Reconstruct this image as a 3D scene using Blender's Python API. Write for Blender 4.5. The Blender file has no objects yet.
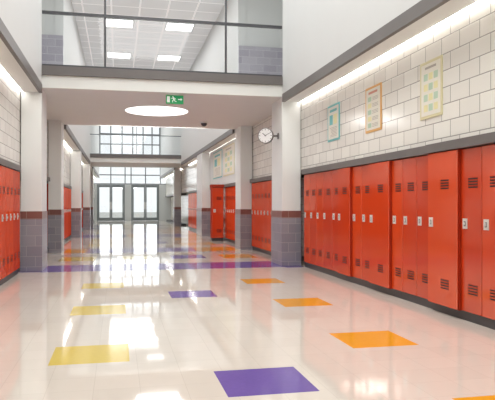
import bpy, bmesh, math, random
from mathutils import Vector, Matrix
random.seed(4)
scene = bpy.context.scene
COL = scene.collection
scene.view_settings.view_transform = 'Standard'

def lin(r, g, b):
    def f(c):
        c /= 255.0
        return c/12.92 if c <= 0.04045 else ((c+0.055)/1.055)**2.4
    return (f(r), f(g), f(b), 1)

# ---------------------------------------------------------------- materials
def pmat(name, col, rough=0.5, metal=0.0, emit=None, estr=0.0, noise=0.0, nscale=6.0, bump=0.0, coat=0.0, ior=1.5):
    m = bpy.data.materials.new(name); m.use_nodes = True
    nt = m.node_tree; b = nt.nodes['Principled BSDF']
    b.inputs['Base Color'].default_value = col
    b.inputs['Roughness'].default_value = rough
    b.inputs['Metallic'].default_value = metal
    b.inputs['Coat Weight'].default_value = coat
    b.inputs['IOR'].default_value = ior
    if emit:
        b.inputs['Emission Color'].default_value = emit
        b.inputs['Emission Strength'].default_value = estr
    if noise or bump:
        tc = nt.nodes.new('ShaderNodeTexCoord')
        n = nt.nodes.new('ShaderNodeTexNoise'); n.inputs['Scale'].default_value = nscale
        n.inputs['Detail'].default_value = 4
        nt.links.new(tc.outputs['Object'], n.inputs['Vector'])
        if noise:
            mx = nt.nodes.new('ShaderNodeMix'); mx.data_type = 'RGBA'
            mx.inputs[6].default_value = tuple(c*(1-noise) for c in col[:3])+(1,)
            mx.inputs[7].default_value = tuple(min(1, c*(1+noise)) for c in col[:3])+(1,)
            nt.links.new(n.outputs['Fac'], mx.inputs[0])
            nt.links.new(mx.outputs[2], b.inputs['Base Color'])
        if bump:
            bp = nt.nodes.new('ShaderNodeBump'); bp.inputs['Strength'].default_value = bump
            bp.inputs['Distance'].default_value = 0.01
            nt.links.new(n.outputs['Fac'], bp.inputs['Height'])
            nt.links.new(bp.outputs['Normal'], b.inputs['Normal'])
    return m

def enamel(name, c1, c2, gloss, fac, rough):
    """powder-coated metal: per-door tonal variation with a constant tinted sheen"""
    m = bpy.data.materials.new(name); m.use_nodes = True
    nt = m.node_tree; nt.nodes.clear()
    o = nt.nodes.new('ShaderNodeOutputMaterial'); mx = nt.nodes.new('ShaderNodeMixShader')
    d = nt.nodes.new('ShaderNodeBsdfDiffuse'); g = nt.nodes.new('ShaderNodeBsdfGlossy')
    g.inputs['Color'].default_value = gloss; g.inputs['Roughness'].default_value = rough
    tc = nt.nodes.new('ShaderNodeTexCoord'); n = nt.nodes.new('ShaderNodeTexNoise'); n.inputs['Scale'].default_value = 1.5
    oi = nt.nodes.new('ShaderNodeObjectInfo')
    av = nt.nodes.new('ShaderNodeMix'); av.data_type = 'FLOAT'; av.inputs[0].default_value = 0.65
    nt.links.new(n.outputs['Fac'], av.inputs[2]); nt.links.new(oi.outputs['Random'], av.inputs[3])
    c = nt.nodes.new('ShaderNodeMix'); c.data_type = 'RGBA'
    c.inputs[6].default_value = c1
    c.inputs[7].default_value = c2
    nt.links.new(tc.outputs['Object'], n.inputs['Vector']); nt.links.new(av.outputs[0], c.inputs[0])
    nt.links.new(c.outputs[2], d.inputs['Color'])
    bp = nt.nodes.new('ShaderNodeBump'); bp.inputs['Strength'].default_value = 0.04; bp.inputs['Distance'].default_value = 0.02
    nt.links.new(n.outputs['Fac'], bp.inputs['Height']); nt.links.new(bp.outputs['Normal'], g.inputs['Normal'])
    mx.inputs[0].default_value = fac
    nt.links.new(d.outputs[0], mx.inputs[1]); nt.links.new(g.outputs[0], mx.inputs[2]); nt.links.new(mx.outputs[0], o.inputs[0])
    return m

def brickmat(name, c1, c2, mortar, w, h, plane, rough=0.5, ms=0.008, offset=0.5, bump=0.4, bias=0.0, shift=(0, 0), glow=0.0, ior=1.5):
    m = bpy.data.materials.new(name); m.use_nodes = True
    nt = m.node_tree; b = nt.nodes['Principled BSDF']
    b.inputs['Roughness'].default_value = rough
    b.inputs['IOR'].default_value = ior
    geo = nt.nodes.new('ShaderNodeNewGeometry')
    sep = nt.nodes.new('ShaderNodeSeparateXYZ'); nt.links.new(geo.outputs['Position'], sep.inputs[0])
    com = nt.nodes.new('ShaderNodeCombineXYZ')
    def add(sock, v):
        a = nt.nodes.new('ShaderNodeMath'); a.operation = 'ADD'
        nt.links.new(sock, a.inputs[0]); a.inputs[1].default_value = v; return a.outputs[0]
    if plane == 'SZ':
        a = nt.nodes.new('ShaderNodeMath'); a.operation = 'ADD'
        nt.links.new(sep.outputs['X'], a.inputs[0]); nt.links.new(sep.outputs['Y'], a.inputs[1]); s0 = a.outputs[0]
    else:
        s0 = sep.outputs[plane[0]]
    s1 = sep.outputs[plane[1]]
    nt.links.new(add(s0, 20+shift[0]), com.inputs['X']); nt.links.new(add(s1, 20+shift[1]), com.inputs['Y'])
    t = nt.nodes.new('ShaderNodeTexBrick')
    t.offset = offset
    t.inputs['Scale'].default_value = 1
    t.inputs['Color1'].default_value = c1; t.inputs['Color2'].default_value = c2
    t.inputs['Mortar'].default_value = mortar
    t.inputs['Mortar Size'].default_value = ms
    t.inputs['Mortar Smooth'].default_value = 0.2
    t.inputs['Bias'].default_value = bias
    t.inputs['Brick Width'].default_value = w; t.inputs['Row Height'].default_value = h
    nt.links.new(com.outputs[0], t.inputs['Vector'])
    nt.links.new(t.outputs['Color'], b.inputs['Base Color'])
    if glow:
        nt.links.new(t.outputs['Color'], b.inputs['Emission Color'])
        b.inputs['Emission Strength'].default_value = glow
    if bump:
        inv = nt.nodes.new('ShaderNodeMath'); inv.operation = 'SUBTRACT'; inv.inputs[0].default_value = 1
        nt.links.new(t.outputs['Fac'], inv.inputs[1])
        bp = nt.nodes.new('ShaderNodeBump'); bp.inputs['Strength'].default_value = bump; bp.inputs['Distance'].default_value = 0.01
        nt.links.new(inv.outputs[0], bp.inputs['Height'])
        nt.links.new(bp.outputs['Normal'], b.inputs['Normal'])
    return m

def glassmat(name, tint, refl):
    m = bpy.data.materials.new(name); m.use_nodes = True
    nt = m.node_tree; nt.nodes.clear()
    o = nt.nodes.new('ShaderNodeOutputMaterial'); mx = nt.nodes.new('ShaderNodeMixShader')
    t = nt.nodes.new('ShaderNodeBsdfTransparent'); t.inputs[0].default_value = tint
    g = nt.nodes.new('ShaderNodeBsdfGlossy'); g.inputs['Roughness'].default_value = 0.03
    mx.inputs[0].default_value = refl
    nt.links.new(t.outputs[0], mx.inputs[1]); nt.links.new(g.outputs[0], mx.inputs[2]); nt.links.new(mx.outputs[0], o.inputs[0])
    return m

def emat(name, col, s):
    return pmat(name, (0.8, 0.8, 0.8, 1), 0.5, emit=col, estr=s)

M = {}
M['red'] = enamel('locker_red', lin(196, 54, 20), lin(224, 78, 32), (1, 0.88, 0.80, 1), 0.17, 0.12)
M['redbody'] = enamel('locker_body_red', lin(160, 40, 16), lin(172, 46, 18), (1, 0.82, 0.74, 1), 0.06, 0.3)
M['slot'] = pmat('dark_slot', lin(36, 10, 8), 0.6)
M['steel'] = pmat('brushed_steel', lin(228, 226, 222), 0.35, 0.25, noise=0.05, nscale=40)
M['dark'] = pmat('charcoal_paint', lin(106, 101, 99), 0.45, noise=0.06)
M['base'] = pmat('dark_baseboard', lin(70, 68, 70), 0.4, noise=0.06)
M['black'] = pmat('black_frame', lin(66, 66, 70), 0.35)
M['white'] = pmat('white_plaster', lin(222, 225, 224), 0.6, noise=0.02, nscale=2, bump=0.03)
M['upper'] = pmat('upper_wall_plaster', lin(209, 210, 209), 0.6, noise=0.02, nscale=2, bump=0.03)
M['soffit'] = pmat('white_soffit', lin(226, 227, 223), 0.55, noise=0.02, nscale=2)
M['pillar'] = pmat('pillar_paint', lin(231, 233, 231), 0.5, noise=0.02, nscale=2)
M['brick'] = brickmat('glazed_block_wall', lin(242, 239, 232), lin(230, 226, 219), lin(162, 157, 151), 0.38, 0.195, 'YZ', 0.18, 0.006)
M['ptile'] = brickmat('purple_grey_tile', lin(150, 147, 155), lin(134, 131, 141), lin(170, 166, 170), 0.32, 0.195, 'SZ', 0.3, 0.005)
M['ptilex'] = brickmat('lavender_grey_block', lin(172, 168, 178), lin(154, 150, 162), lin(192, 188, 194), 0.40, 0.2, 'XZ', 0.35, 0.006)
M['maroon'] = brickmat('maroon_tile', lin(138, 90, 82), lin(122, 78, 72), lin(156, 138, 132), 0.32, 0.16, 'SZ', 0.3, 0.005, shift=(0, 0.13))
M['ceil'] = brickmat('acoustic_ceiling', lin(204, 206, 206), lin(199, 201, 201), lin(242, 242, 242), 0.9, 0.9, 'XY', 0.8, 0.022, offset=0.0, bump=0.2, glow=0.36)  # added emission brightens the tiles, since the lamps only shine downward
M['floor'] = brickmat('polished_floor', lin(222, 212, 201), lin(218, 208, 197), lin(206, 195, 184), 0.31, 0.31, 'XY', 0.045, 0.002, offset=0.0, bump=0.0, ior=1.85)
M['fpurple'] = pmat('purple_floor_tile', lin(104, 80, 158), 0.09, noise=0.08, nscale=30, ior=1.3)
M['forange'] = pmat('orange_floor_tile', lin(230, 160, 44), 0.09, noise=0.05, nscale=30, ior=1.35)
M['fyellow'] = pmat('yellow_floor_tile', lin(214, 188, 90), 0.09, noise=0.05, nscale=30, ior=1.35)
M['glass'] = glassmat('screen_glass', (0.975, 0.98, 0.985, 1), 0.03)
M['glass2'] = glassmat('window_glass', (0.93, 0.95, 0.95, 1), 0.06)
M['cove'] = emat('cove_light', (1, 0.98, 0.94, 1), 11.0)
M['panel'] = emat('panel_light', (1, 1, 1, 1), 3.0)
M['disc'] = emat('disc_light', (1, 0.99, 0.97, 1), 2.2)
M['whiteplastic'] = pmat('white_plastic', lin(240, 240, 240), 0.35)
M['green'] = pmat('sign_green', lin(20, 140, 80), 0.4, emit=lin(20, 150, 85), estr=0.35)
M['signwhite'] = pmat('sign_white', lin(230, 245, 235), 0.4, emit=(1, 1, 1, 1), estr=0.25)
M['ltframe'] = pmat('light_grey_frame', lin(196, 200, 200), 0.4)
M['doorframe'] = pmat('door_frame_grey', lin(112, 120, 122), 0.35)
M['winframe'] = pmat('window_frame_grey', lin(118, 124, 128), 0.35)
M['pave'] = pmat('pavement', lin(190, 190, 184), 0.8, noise=0.06)
M['paper'] = pmat('paper', lin(236, 232, 220), 0.5)
M['teal'] = pmat('teal_paper', lin(110, 190, 192), 0.5)
M['porange'] = pmat('orange_paper', lin(230, 178, 108), 0.5)
M['pyel'] = pmat('pale_yellow_paper', lin(236, 228, 176), 0.5)
M['pgreen'] = pmat('green_paper', lin(190, 212, 188), 0.5)
M['pcream'] = pmat('cream_paper', lin(220, 212, 172), 0.5)
M['ptext'] = pmat('print_grey', lin(178, 170, 160), 0.5)
M['pred'] = pmat('print_red', lin(214, 150, 130), 0.5)

# ---------------------------------------------------------------- mesh builder
class MB:
    def __init__(s): s.v = []; s.f = []; s.m = []; s.mats = []
    def mi(s, mat):
        if mat not in s.mats: s.mats.append(mat)
        return s.mats.index(mat)
    def box(s, x0, x1, y0, y1, z0, z1, mat):
        k = len(s.v)
        s.v += [(x0,y0,z0),(x1,y0,z0),(x1,y1,z0),(x0,y1,z0),(x0,y0,z1),(x1,y0,z1),(x1,y1,z1),(x0,y1,z1)]
        i = s.mi(mat)
        for f in ((0,3,2,1),(4,5,6,7),(0,1,5,4),(1,2,6,5),(2,3,7,6),(3,0,4,7)):
            s.f.append(tuple(k+a for a in f)); s.m.append(i)
        return s
    def poly(s, pts, mat):
        k = len(s.v); s.v += pts; s.f.append(tuple(range(k, k+len(pts)))); s.m.append(s.mi(mat)); return s
    def prism(s, pts, ax, a0, a1, mat):
        def mk(p, a):
            return {'x': (a, p[0], p[1]), 'y': (p[0], a, p[1]), 'z': (p[0], p[1], a)}[ax]
        k = len(s.v); n = len(pts); i = s.mi(mat)
        s.v += [mk(p, a0) for p in pts]+[mk(p, a1) for p in pts]
        s.f.append(tuple(range(k, k+n))[::-1]); s.f.append(tuple(range(k+n, k+2*n))); s.m += [i, i]
        for j in range(n):
            s.f.append((k+j, k+(j+1) % n, k+n+(j+1) % n, k+n+j)); s.m.append(i)
        return s
    def cyl(s, c, r, ax, a0, a1, mat, n=32, r2=None):
        prof = [(r, a0), (r if r2 is None else r2, a1)]
        return s.lathe(c, prof, ax, mat, n)
    def lathe(s, c, prof, ax, mat, n=32):
        k = len(s.v); i = s.mi(mat)
        for (r, a) in prof:
            for j in range(n):
                t = 2*math.pi*j/n; p = (c[0]+r*math.cos(t), c[1]+r*math.sin(t))
                s.v.append({'x': (a, p[0], p[1]), 'y': (p[0], a, p[1]), 'z': (p[0], p[1], a)}[ax])
        for q in range(len(prof)-1):
            for j in range(n):
                s.f.append((k+q*n+j, k+q*n+(j+1) % n, k+(q+1)*n+(j+1) % n, k+(q+1)*n+j)); s.m.append(i)
        s.f.append(tuple(k+j for j in range(n))[::-1]); s.m.append(i)
        q = len(prof)-1
        s.f.append(tuple(k+q*n+j for j in range(n))); s.m.append(i)
        return s
    def obj(s, name, parent=None, bevel=0, smooth=False, loc=None, **props):
        me = bpy.data.meshes.new(name); me.from_pydata(s.v, [], s.f)
        for m in s.mats: me.materials.append(M[m])
        for p, i in zip(me.polygons, s.m): p.material_index = i
        me.update()
        bm = bmesh.new(); bm.from_mesh(me)
        bmesh.ops.recalc_face_normals(bm, faces=bm.faces[:])
        bm.to_mesh(me); bm.free()
        o = bpy.data.objects.new(name, me); COL.objects.link(o)
        if parent: o.parent = parent
        if loc: o.location = loc
        if bevel:
            b = o.modifiers.new('bevel', 'BEVEL'); b.width = bevel; b.segments = 2; b.limit_method = 'ANGLE'
        if smooth:
            for p in me.polygons: p.use_smooth = True
            o.modifiers.new('es', 'EDGE_SPLIT').split_angle = math.radians(40)
        for k2, v2 in props.items(): o[k2] = v2
        return o

def empty(name, loc, rotz=0, **props):
    e = bpy.data.objects.new(name, None); e.empty_display_size = 0.1
    e.location = loc; e.rotation_euler = (0, 0, rotz); COL.objects.link(e)
    for k, v in props.items(): e[k] = v
    return e

S = dict(kind="structure")
XR, XL = 3.67, -1.745           # locker fronts
WR, WL = 3.72, -1.795           # wall faces above lockers
PR, PL = 3.30, -1.40            # pillar / upper wall faces
YB, YE = -4.0, 48.0
ZS, ZF = 3.36, 3.52             # soffit, fascia top
ZSL, ZFL = 3.47, 3.88           # bridge underside, bridge floor
ZC = 7.6

# ---------------------------------------------------------------- floor with inlaid tiles
rects = []
def tile(cx, cy, mat, w=0.625, d=0.625): rects.append((cx-w/2, cx+w/2, cy-d/2, cy+d/2, mat))
tile(1.015, 4.15, 'fpurple')
tile(1.02, 8.4, 'fpurple')
tile(-0.22, 5.2, 'fyellow'); tile(-0.22, 7.36, 'fyellow'); tile(-0.22, 9.57, 'fyellow')
tile(2.32, 5.23, 'forange'); tile(2.32, 7.4, 'forange'); tile(2.32, 9.6, 'forange'); tile(2.42, 3.20, 'forange')
def stripe(y, mats, hd=0.55):
    n = len(mats); w = (PR-PL)/n
    for i, m in enumerate(mats):
        if m: rects.append((PL+i*w, PL+(i+1)*w, y-hd, y+hd, m))
P_, O_, Y_ = 'fpurple', 'forange', 'fyellow'
stripe(12.3, [P_]*8, 0.62)
rects.append((PL-0.42, PL, 11.75, 12.85, P_)); rects.append((PR, PR+0.40, 11.55, 12.85, P_))
tile(-0.9, 14.4, Y_, 0.8, 1.1); tile(2.85, 14.4, O_, 0.8, 1.1); tile(1.65, 14.5, P_, 0.8, 1.0); tile(0.4, 14.5, Y_, 0.8, 1.0)
stripe(16.9, [O_, P_, P_, P_, P_, P_, O_, O_], 0.7)
for y in (19.3, 21.9):
    tile(2.5, y, O_, 1.1, 1.3); tile(-0.4, y, Y_, 1.0, 1.3); tile(1.1, y+0.9, P_, 1.0, 1.2)
stripe(24.8, [P_, P_, P_, O_, P_, P_, P_, O_], 1.0)
for y in (27.6, 30.2):
    tile(2.5, y, O_, 1.1, 1.3); tile(-0.4, y, Y_, 1.1, 1.3); tile(1.1, y, P_, 1.0, 1.3)
stripe(32.7, [P_, O_]*4, 1.0)
stripe(36.7, [P_, Y_]*4, 1.0)
def uniq(a):
    o = [a[0]]
    for v in a[1:]:
        if v-o[-1] > 1e-4: o.append(v)
    return o
xs = uniq(sorted([-2.4, 4.25]+[r[0] for r in rects]+[r[1] for r in rects]))
ys = uniq(sorted([YB, YE+0.2]+[r[2] for r in rects]+[r[3] for r in rects]))
fb = MB()
for i in range(len(xs)-1):
    for j in range(len(ys)-1):
        cx, cy = (xs[i]+xs[i+1])/2, (ys[j]+ys[j+1])/2
        m = 'floor'
        for r in rects:
            if r[0] < cx < r[1] and r[2] < cy < r[3]: m = r[4]
        fb.poly([(xs[i], ys[j], 0), (xs[i+1], ys[j], 0), (xs[i+1], ys[j+1], 0), (xs[i], ys[j+1], 0)], m)
fb.obj('floor', **S)

# ---------------------------------------------------------------- walls
MB().box(4.13, 4.35, YB, YE, 0, 1.97, 'brick').obj('wall_right_lower', **S)
MB().box(WR, 4.35, YB, YE, 1.971, ZF, 'brick').obj('wall_right', **S)
MB().box(-2.55, -2.32, YB, YE, 0, 1.97, 'brick').obj('wall_left_lower', **S)
MB().box(-2.55, WL, YB, YE, 1.971, ZF, 'brick').obj('wall_left', **S)
n = 1
for side, P, W, D in (('right', PR, WR, 1), ('left', PL, WL, -1)):
    for k, (y0, y1) in enumerate(((YB, 11.86), (16.5, YE))):
        a, b = sorted((P, P+0.22*D))
        MB().box(a, b, y0, y1, ZF, ZC, 'upper').obj(f'wall_{side}_upper', **S)
    for (y0, y1) in ((YB, 11.86), (17.3, 32.0), (36.0, YE)):
        a, b = sorted((P-0.01*D, P+0.05*D))
        MB().box(a, b, y0, y1, ZS, ZF, 'dark').obj(f'trim_{n}', **S); n += 1
        a, b = sorted((P+0.051*D, W-0.06*D))
        MB().box(a, b, y0, y1, ZS+0.01, ZF-0.005, 'soffit').obj(f'ceiling_soffit_{side}', **S)
        a, b = sorted((W-0.058*D, W-0.012*D))
        o = MB().box(a, b, y0+0.01, y1-0.01, ZS+0.015, ZS+0.07, 'cove').obj('cove_light', category="light",
            label="long white linear cove light between soffit and block wall")
        o['group'] = 'linear cove lights'
        MB().box(a, b, y0, y1, ZS+0.075, ZF-0.005, 'soffit').obj(f'ceiling_cove_{side}', **S)

segs = [(6.56, 11.6), (12.85, 16.45), (17.3, 23.9), (25.7, 31.9), (36.9, 47.0)]
for (y0, y1) in segs:
    MB().box(3.62, 4.12, y0, y1, 1.865, 1.965, 'dark').obj(f'trim_{n}', **S); n += 1
    MB().box(3.70, 4.12, y0, y1, 0, 0.1, 'base').obj('baseboard_right', **S)
for (y0, y1) in [(-1.0, 11.6), (12.85, 16.45), (17.4, 23.9), (24.9, 31.9), (36.9, 47.0)]:
    MB().box(-2.31, XL+0.015, y0, y1, 1.865, 1.965, 'dark').obj(f'trim_{n}', **S); n += 1
    MB().box(-2.31, XL-0.03, y0, y1, 0, 0.1, 'base').obj('baseboard_left', **S)
XP = 3.655
MB().box(3.59, 4.12, -1.0, 6.555, 1.865, 1.965, 'dark').obj(f'trim_{n}', **S); n += 1
MB().box(XP+0.03, 4.12, -1.0, 6.555, 0, 0.1, 'base').obj('baseboard_right', **S)
# white display panel wall past the walkway
MB().box(3.64, WR-0.001, 17.3, 23.95, 1.972, ZS-0.001, 'white').obj('wall_right_panel', **S)
YP = 20.6
MB().box(3.19, 3.61, YP+0.03, YP+0.4, 0, 0.1, 'base').obj('baseboard_projection', **S)
MB().box(3.18, 3.615, YP-0.02, YP+0.42, 1.865, 1.965, 'redbody').obj(f'trim_{n}', **S); n += 1

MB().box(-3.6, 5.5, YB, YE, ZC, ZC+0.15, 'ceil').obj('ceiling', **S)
MB().box(-3.6, 5.5, YB-0.2, YB, 0, ZC, 'white').obj('wall_back', **S)

def bridge(y0, y1):
    global n
    MB().box(-3.4, 5.3, y0, y1, ZSL, ZFL-0.02, 'soffit').obj('ceiling_walkway', **S)
    MB().box(PL+0.001, PR-0.001, y0-0.05, y0-0.001, ZFL-0.17, ZFL, 'dark').obj(f'trim_{n}', **S); n += 1
    MB().box(PL+0.001, PR-0.001, y1+0.001, y1+0.05, ZFL-0.17, ZFL, 'dark').obj(f'trim_{n}', **S); n += 1
bridge(11.9, 17.28)
bridge(32.0, 36.0)
for side, P, D in (('right', PR, 1), ('left', PL, -1)):
    a, b = sorted((P+0.22*D, P+2.0*D))
    a2, b2 = sorted((P+0.0*D, P+2.0*D))
    MB().box(a, b, 16.52, 16.7, ZFL-0.02, ZC, 'upper').obj(f'wall_{side}_bay', **S)
    MB().box(a2, b2, 16.42, 16.498, ZFL-0.02, 5.7, 'ptilex').obj(f'wall_{side}_bay_tile', **S)
    a3, b3 = sorted((P+2.0*D, P+2.2*D))
    MB().box(a3, b3, 11.6, 16.7, ZFL-0.4, ZC, 'upper').obj(f'wall_{side}_bay_side', **S)
    MB().box(a, b, 11.6, 11.86, ZFL-0.4, ZC, 'upper').obj(f'wall_{side}_bay_front', **S)

def screen(y, posts, label, mat, t):
    e = empty('glazed_screen', ((PL+PR)/2, y, ZFL), category="glass railing", label=label)
    cx = (PL+PR)/2
    m = MB()
    m.box(PL-cx, PR-cx, -0.025, 0.025, 0.0, 0.04, mat)
    m.box(PL-cx, PR-cx, -0.03, 0.03, 1.05-2*t, 1.05, mat)
    for x in posts: m.box(x-cx-t*0.75, x-cx+t*0.75, -0.024, 0.024, 0.04, ZC-ZFL-0.02, mat)
    m.obj('frame', parent=e)
    ed = [PL+0.01]+posts+[PR-0.01]
    for i in range(len(ed)-1):
        MB().box(ed[i]-cx+0.03, ed[i+1]-cx-0.03, -0.006, 0.006, 0.045, 1.045-2*t, 'glass').obj('glass_pane', parent=e)
screen(11.93, [-0.24, 2.13], "dark-framed glass screen along the first upper walkway edge", 'black', 0.026)
screen(32.05, [0.97], "grey-framed glass screen along the distant upper walkway", 'winframe', 0.02)

def pillar(x0, x1, y0, y1, ztop, lab):
    cx, cy = (x0+x1)/2, (y0+y1)/2
    e = empty('pillar', (cx, cy, 0), category="pillar", label=lab)
    e['group'] = 'white corridor pillars'
    a, b, c, d = x0-cx, x1-cx, y0-cy, y1-cy
    MB().box(a+0.012, b-0.012, c+0.012, d-0.012, 1.13, ztop, 'pillar').obj('shaft', parent=e)
    MB().box(a, b, c, d, 0, 0.98, 'ptile').obj('tile_base', parent=e, label="purple-grey tiled pillar base")
    MB().box(a, b, c, d, 0.98, 1.13, 'maroon').obj('tile_band', parent=e, label="maroon tile band capping the base")
ps = [(11.92, 12.8, ZSL-0.001), (16.48, 17.27, ZSL-0.001), (24.0, 24.8, ZS-0.001), (32.05, 32.8, ZSL-0.001), (36.0, 36.8, ZS)]
for i, (y0, y1, zt) in enumerate(ps):
    if i != 3:
        pillar(PR+(0.06 if i == 1 else 0), WR-0.003, y0, (25.6 if i == 2 else y1), zt,
               "long white wall pier with purple-grey tile base" if i == 2 else
               "square white pillar with purple-grey tile base, beside red lockers")
    pillar(WL+0.003, PL-(0.05 if i == 1 else 0), y0, y1, zt, "square white pillar with purple-grey tile base by the block wall")

# ---------------------------------------------------------------- lockers
LH, LD = 1.76, 0.42
PROTO = {}
def proto(w, depth=LD):
    w = round(w, 3)
    if (w, depth) in PROTO: return PROTO[(w, depth)]
    h = w/2
    def me(mb, nm):
        o = mb.obj(nm); mesh = o.data; bpy.data.objects.remove(o); return mesh
    b = MB().box(0.022, depth, -h+0.001, h-0.001, 0, LH, 'redbody')
    d = MB().box(0.0, 0.02, -h+0.006, h-0.006, 0.006, LH-0.006, 'red')
    hd = MB(); zc = 0.95; yc = h-0.085
    hd.box(-0.007, 0.0, yc-0.042, yc+0.042, zc-0.055, zc+0.055, 'steel')
    hd.box(-0.009, -0.007, yc-0.016, yc+0.016, zc-0.026, zc+0.026, 'dark')
    hd.box(-0.022, -0.009, yc-0.008, yc+0.008, zc-0.018, zc+0.018, 'steel')
    vs = []
    for z0 in (1.33, 0.20):
        v = MB(); yv = -h*0.2; hw = min(0.085, h*0.48)
        for i in range(4):
            z = z0+i*0.03
            v.box(-0.002, 0.0, yv-hw, yv+hw, z, z+0.015, 'slot')
            v.prism([(-0.001, z+0.020), (-0.005, z+0.016), (-0.005, z+0.0145), (-0.001, z+0.017)], 'y', yv-hw, yv+hw, 'redbody')
        vs.append(me(v, 'vent'))
    PROTO[(w, depth)] = (me(b, 'body'), me(d, 'door'), me(hd, 'handle'), vs)
    return PROTO[(w, depth)]
def child(nm, mesh, parent, label=None, bevel=0):
    o = bpy.data.objects.new(nm, mesh); COL.objects.link(o); o.parent = parent
    if label: o['label'] = label
    if bevel:
        b = o.modifiers.new('bevel', 'BEVEL'); b.width = bevel; b.segments = 2; b.limit_method = 'ANGLE'
    return o
def locker(x, y, w, rot, group, label, detail, depth=LD):
    body, door, handle, vents = proto(w, depth)
    e = empty('locker', (x, y, 0.1), rot, category='locker', label=label, group=group)
    child('body', body, e); d = child('door', door, e, bevel=0.006)
    child('handle', handle, d, "silver square latch plate")
    if detail:
        for v in vents: child('vent', v, d, "short dark louvre slots")
def run(x, y0, y1, rot, group, label, detail, LW=0.36):
    k = int((y1-y0)/LW+1e-6); y = y1-LW/2
    for i in range(k):
        locker(x, y, LW, rot, group, label, detail); y -= LW
LB = "tall orange-red metal locker with square silver latch"
bd = [3.62, 4.00, 4.38, 4.76, 5.14, 5.52, 5.90, 6.54, 6.92, 7.30, 7.62, 8.28, 8.66, 9.04, 9.58, 9.96, 10.44, 10.82, 11.20, 11.59]
for a, b in zip(bd, bd[1:]):
    w = b-a
    wide = w > 0.5
    near = b < 6.6
    x = XR
    if near: x = XP
    if wide: x -= 0.045
    locker(x, (a+b)/2, w, 0, 'red lockers along the poster wall',
           ("wide projecting orange-red metal locker with square silver latch" if wide else
            LB+(", stepped-forward bank" if near else ", under posters")), True)
run(XR, 12.9, 16.44, 0, 'red lockers between the pillars', LB+", between pillars", True)
run(XR, 17.32, 23.9, 0, 'red lockers past the walkway', LB+", past walkway", True)
locker(3.20+0.2025, YP, 0.405, math.pi/2, 'red lockers past the walkway', LB+", projecting into corridor", True, 0.4)
run(XR, 25.75, 31.9, 0, 'distant red lockers', "tall red metal locker near the entrance", False)
run(XL, 8.4, 11.58, math.pi, 'red lockers opposite the posters', LB+", beside pillar", True)
run(XL, 17.45, 23.9, math.pi, 'red lockers on the opposite wall past the walkway', LB+", past walkway", False)
run(XL, 24.95, 31.9, math.pi, 'distant red lockers on opposite wall', "tall red metal locker near the entrance", False)

# ---------------------------------------------------------------- posters
def poster(yc, zc, w, h, border, inner, style, lab, x=WR-0.001):
    e = empty('poster', (x, yc, zc-h/2), category="poster", label=lab)
    MB().box(-0.012, 0.0, -w/2, w/2, 0, h, border).obj('border', parent=e)
    bw = 0.035
    MB().box(-0.014, -0.012, -w/2+bw, w/2-bw, bw, h-bw, inner).obj('sheet', parent=e)
    p = MB()
    x0, x1 = -0.0155, -0.014
    rnd = random.Random(int(yc*100))
    if style == 0:
        p.box(x0, x1, -w*0.3, w*0.3, h*0.80, h*0.87, 'teal')
        p.box(x0, x1, -w*0.32, -w*0.02, h*0.45, h*0.72, 'pyel'); p.box(x0, x1, w*0.04, w*0.32, h*0.45, h*0.72, 'teal')
        for i in range(7): p.box(x0, x1, -w*0.32, w*(0.1+0.2*rnd.random()), h*(0.12+0.04*i), h*(0.132+0.04*i), 'ptext')
    elif style == 1:
        p.box(x0, x1, -w*0.28, w*0.28, h*0.84, h*0.89, 'pred')
        for i in range(5):
            p.box(x0, x1, w*0.1, w*0.32, h*(0.1+0.145*i), h*(0.2+0.145*i), 'pyel' if i % 2 else 'pgreen')
            for j in range(3): p.box(x0, x1, -w*0.33, w*0.02+w*0.04*rnd.random(), h*(0.11+0.145*i+0.03*j), h*(0.12+0.145*i+0.03*j), 'ptext')
    else:
        p.box(x0, x1, -w*0.25, w*0.25, h*0.86, h*0.90, 'ptext')
        for i in range(4):
            for j in range(3):
                a = -w*0.33+j*w*0.23
                p.box(x0, x1, a, a+w*0.18, h*(0.12+0.18*i), h*(0.24+0.18*i), 'pgreen' if (i+j) % 2 else 'pyel')
    p.obj('print', parent=e)
poster(10.0, 2.70, 0.58, 0.64, 'teal', 'paper', 0, "small teal-bordered paper poster on block wall")
poster(8.32, 2.68, 0.56, 0.68, 'porange', 'paper', 1, "orange-bordered poster with printed chart on block wall")
poster(6.64, 2.66, 0.52, 0.70, 'pcream', 'paper', 2, "cream-bordered poster with pale pictures on block wall")
XW = 3.639
poster(22.1, 2.75, 2.0, 1.0, 'teal', 'paper', 0, "wide teal-framed display panel on white wall past the walkway", XW)
poster(19.8, 2.75, 2.0, 1.0, 'pcream', 'paper', 2, "wide cream-framed display panel on white wall past the walkway", XW)

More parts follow.
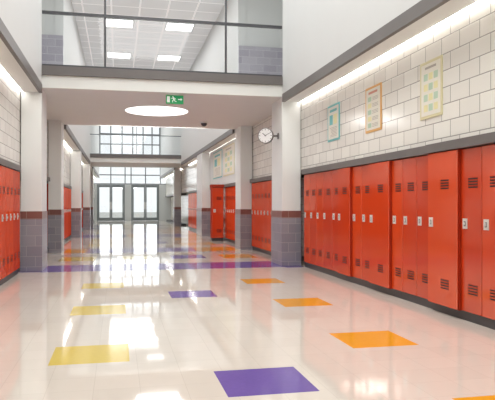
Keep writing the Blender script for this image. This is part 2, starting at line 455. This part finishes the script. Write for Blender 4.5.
# ---------------------------------------------------------------- clock
def clock():
    e = empty('wall_clock', (PR, 12.2, 2.70), category="clock", label="round white double-faced clock with dark rim on pillar bracket")
    R = 0.165; cx = -0.27
    head = MB().lathe((0, 0), [(R*0.93, -0.035), (R, -0.03), (R, 0.03), (R*0.93, 0.035)], 'y', 'dark', 40).obj('case', parent=e, smooth=True)
    head.location = (cx, 0, 0); head.rotation_euler = (0, 0, math.radians(-30))
    MB().lathe((0, 0), [(R*0.9, -0.0375), (R*0.9, -0.0355)], 'y', 'whiteplastic', 40).obj('dial', parent=head)
    m = MB()
    for i in range(12):
        a = i*math.pi/6; L = 0.03 if i % 3 == 0 else 0.018; wd = 0.005
        c, s = math.sin(a), math.cos(a)
        r0, r1 = R*0.85-L, R*0.85
        px, pz = s*wd, -c*wd
        pts = [(c*r0+px, s*r0+pz), (c*r1+px, s*r1+pz), (c*r1-px, s*r1-pz), (c*r0-px, s*r0-pz)]
        m.prism(pts, 'y', -0.039, -0.0376, 'black')
    m.obj('hour_marks', parent=head)
    for ang, L, wd in ((-50, 0.08, 0.006), (62, 0.12, 0.004)):
        a = math.radians(ang); c, s = math.sin(a), math.cos(a); px, pz = s*wd, -c*wd
        pts = [(-c*0.02+px, -s*0.02+pz), (c*L+px, s*L+pz), (c*L-px, s*L-pz), (-c*0.02-px, -s*0.02-pz)]
        MB().prism(pts, 'y', -0.0415, -0.0392, 'black').obj('hand', parent=head)
    b = MB().box(-0.14, -0.0, -0.015, 0.015, -0.018, 0.018, 'dark').box(-0.012, 0, -0.05, 0.05, -0.06, 0.06, 'dark')
    b.obj('bracket', parent=e, bevel=0.003)
clock()

# ---------------------------------------------------------------- exit sign
def exit_sign():
    e = empty('exit_sign', (1.12, 12.12, 3.285), category="exit sign", label="green emergency exit sign with running figure and arrow")
    MB().box(-0.175, 0.175, -0.025, 0.025, 0, 0.17, 'green').obj('housing', parent=e, bevel=0.004)
    m = MB(); y0, y1 = -0.030, -0.0255
    m.prism([(-0.155, 0.025), (-0.10, 0.025), (-0.10, 0.145), (-0.155, 0.145)], 'y', y0, y1, 'signwhite')
    m.cyl((-0.038, 0.136), 0.014, 'y', y0, y1, 'signwhite', 14)
    def seg(p, q, w, k):
        dx, dz = q[0]-p[0], q[1]-p[1]; L = math.hypot(dx, dz); nx, nz = -dz/L*w/2, dx/L*w/2
        m.prism([(p[0]+nx, p[1]+nz), (q[0]+nx, q[1]+nz), (q[0]-nx, q[1]-nz), (p[0]-nx, p[1]-nz)], 'y', y0-0.0003*k, y1, 'signwhite')
    seg((-0.032, 0.122), (-0.012, 0.078), 0.024, 1)
    seg((-0.03, 0.118), (-0.062, 0.098), 0.010, 2); seg((-0.062, 0.098), (-0.078, 0.112), 0.010, 3)
    seg((-0.026, 0.118), (0.006, 0.108), 0.010, 4); seg((0.006, 0.108), (0.018, 0.088), 0.010, 5)
    seg((-0.014, 0.082), (-0.045, 0.062), 0.013, 6); seg((-0.045, 0.062), (-0.042, 0.028), 0.012, 7)
    seg((-0.010, 0.080), (0.006, 0.048), 0.013, 8); seg((0.006, 0.048), (0.036, 0.042), 0.011, 9)
    m.prism([(0.15, 0.088), (0.118, 0.118), (0.118, 0.097), (0.065, 0.097), (0.065, 0.079), (0.118, 0.079), (0.118, 0.058)], 'y', y0, y1, 'signwhite')
    m.obj('pictogram', parent=e, label="white running figure, doorway and arrow")
    MB().box(-0.1, 0.1, -0.02, 0.02, 0.171, 0.184, 'whiteplastic').obj('mount', parent=e)
exit_sign()

e = empty('security_camera', (2.25, 15.9, ZSL), category="security camera", label="small black dome security camera under the walkway ceiling")
MB().cyl((0, 0), 0.10, 'z', -0.04, -0.001, 'whiteplastic', 28).obj('mount', parent=e, smooth=True)
prof = [(0.085*math.cos(t), -0.04-0.085*math.sin(t)) for t in [i*math.pi/2/8 for i in range(8)]]
MB().lathe((0, 0), prof, 'z', 'black', 28).obj('dome', parent=e, smooth=True)

e = empty('ceiling_light', (0.90, 14.25, ZSL), category="ceiling light", label="large round flush white ceiling light under walkway")
MB().lathe((0, 0), [(0.735, -0.001), (0.735, -0.012)], 'z', 'whiteplastic', 64).obj('rim', parent=e, smooth=True)
MB().lathe((0, 0), [(0.73, -0.0121), (0.72, -0.02)], 'z', 'disc', 64).obj('diffuser', parent=e, smooth=True)

for Y in (4.0, 8.2, 12.4, 16.8, 21.4, 26.0, 30.6, 35.2, 39.8, 44.4):
    for X in (0.05, 2.15):
        e = empty('ceiling_panel_light', (X, Y, ZC), category="ceiling light", label="square white recessed ceiling light panel in tile ceiling")
        e['group'] = 'ceiling light panels'
        MB().box(-0.5, 0.5, -0.46, 0.46, -0.02, -0.001, 'ltframe').obj('frame', parent=e)
        MB().box(-0.46, 0.46, -0.42, 0.42, -0.026, -0.0205, 'panel').obj('diffuser', parent=e)

# ---------------------------------------------------------------- entrance end wall
def door(nm, x0, x1, lab):
    z1 = 2.85
    e = empty(nm, ((x0+x1)/2, YE, 0), kind="structure", label=lab, category="double door")
    cx = (x0+x1)/2; hw = (x1-x0)/2
    f = MB(); t = 0.08
    f.box(-hw, -hw+t, -0.06, 0.06, 0, z1, 'doorframe').box(hw-t, hw, -0.06, 0.06, 0, z1, 'doorframe').box(-hw+t, hw-t, -0.06, 0.06, z1-t, z1, 'doorframe')
    f.obj('frame', parent=e)
    for s in (-1, 1):
        a, b = (-hw+t+0.005, -0.005) if s < 0 else (0.005, hw-t-0.005)
        d = MB(); k = 0.10
        d.box(a, a+k, -0.03, 0.03, 0.01, z1-t-0.005, 'doorframe').box(b-k, b, -0.03, 0.03, 0.01, z1-t-0.005, 'doorframe')
        d.box(a+k, b-k, -0.03, 0.03, 0.01, 0.26, 'doorframe').box(a+k, b-k, -0.03, 0.03, z1-t-0.13, z1-t-0.005, 'doorframe')
        leaf = d.obj('door_leaf', parent=e)
        MB().box(a+k, b-k, -0.005, 0.005, 0.26, z1-t-0.13, 'glass2').obj('glass_pane', parent=leaf)
        hx = -0.06 if s < 0 else 0.06
        MB().box(hx-0.02, hx+0.02, -0.09, -0.032, 0.9, 1.5, 'steel').obj('handle', parent=leaf, bevel=0.005)
door('door_1', -1.58, 0.54, "glazed grey-framed double entrance door")
door('door_2', 1.04, 3.20, "glazed grey-framed double entrance door")
MB().box(-2.32, -1.585, YE-0.08, YE+0.08, 0, 2.85, 'ltframe').obj('wall_end_left', **S)
MB().box(0.545, 1.035, YE-0.08, YE+0.08, 0, 2.85, 'ltframe').obj('wall_end_middle', **S)
MB().box(3.205, 4.13, YE-0.08, YE+0.08, 0, 2.85, 'ltframe').obj('wall_end_right', **S)
def window(nm, x0, x1, z0, z1, vs, hs, fr, w):
    e = empty(nm, ((x0+x1)/2, YE, z0), kind="structure", category="window", label="large glazed entrance window with mullions")
    cx = (x0+x1)/2
    m = MB()
    for x in [x0+w/2]+vs+[x1-w/2]: m.box(x-cx-w/2, x-cx+w/2, -0.06, 0.06, 0, z1-z0, fr)
    for z in [z0+w/2]+hs+[z1-w/2]: m.box(x0-cx, x1-cx, -0.055, 0.055, z-z0-w/2, z-z0+w/2, fr)
    m.obj('frame', parent=e)
    MB().box(x0-cx+0.01, x1-cx-0.01, -0.004, 0.004, 0.01, z1-z0-0.01, 'glass2').obj('glass_pane', parent=e)
window('window_1', -2.3, 4.1, 2.86, 4.4, [-0.53, 0.56, 1.02, 2.14, 3.3], [3.6], 'winframe', 0.08)
window('window_2', -1.4, 3.3, 4.41, 7.58, [-0.53, 0.33, 1.15, 1.95, 2.65], [5.2, 6.0, 6.8], 'winframe', 0.09)

MB().box(-30, 32, YE+0.3, YE+60, -0.12, -0.02, 'pave').obj('ground', **S)

# ---------------------------------------------------------------- lights
def area(name, loc, sx, sy, power, rot=(0, 0, 0), col=(0.99, 1.0, 0.985)):
    l = bpy.data.lights.new(name, 'AREA'); l.shape = 'RECTANGLE'; l.size = sx; l.size_y = sy
    l.energy = power; l.color = col
    o = bpy.data.objects.new(name, l); COL.objects.link(o); o.location = loc; o.rotation_euler = rot
    return o
area('ceiling_fill_near', (0.95, 4.5, 7.45), 3.2, 13, 480)  # added fill area below the closed ceiling, no roof opening here
area('ceiling_fill_mid', (0.95, 24.5, 7.45), 3.0, 14, 270)  # same added fill over the middle section, besides the ceiling panels
area('ceiling_fill_far', (0.95, 42, 7.45), 3.0, 10, 170)  # added fill for the entrance end, under the solid ceiling
area('walkway_lamp', (0.95, 14.3, 3.40), 1.0, 1.0, 46)
area('walkway_edge_fill', (0.95, 17.1, 3.40), 3.0, 0.2, 42, rot=(math.radians(50), 0, math.radians(0)))  # unseen fill added to brighten the projecting locker front, not a fitting
area('walkway_upper_lamp', (0.95, 14.3, 7.4), 3, 3, 70)
area('daylight', (0.95, YE+0.6, 3.6), 4.6, 6.5, 160, rot=(math.radians(-90), 0, 0), col=(0.99, 0.995, 1.0))

w = bpy.data.worlds.new('world'); scene.world = w; w.use_nodes = True
bg = w.node_tree.nodes['Background']; bg.inputs[0].default_value = (0.97, 0.98, 1.0, 1); bg.inputs[1].default_value = 1.25

# ---------------------------------------------------------------- camera
cd = bpy.data.cameras.new('camera'); cd.sensor_width = 36; cd.lens = 600/495*36
cd.shift_y = 5/495
cam = bpy.data.objects.new('camera', cd); COL.objects.link(cam)
cam.location = (0, 0, 1.25); cam.rotation_euler = (math.radians(90), 0, math.radians(-12.2))
scene.camera = cam
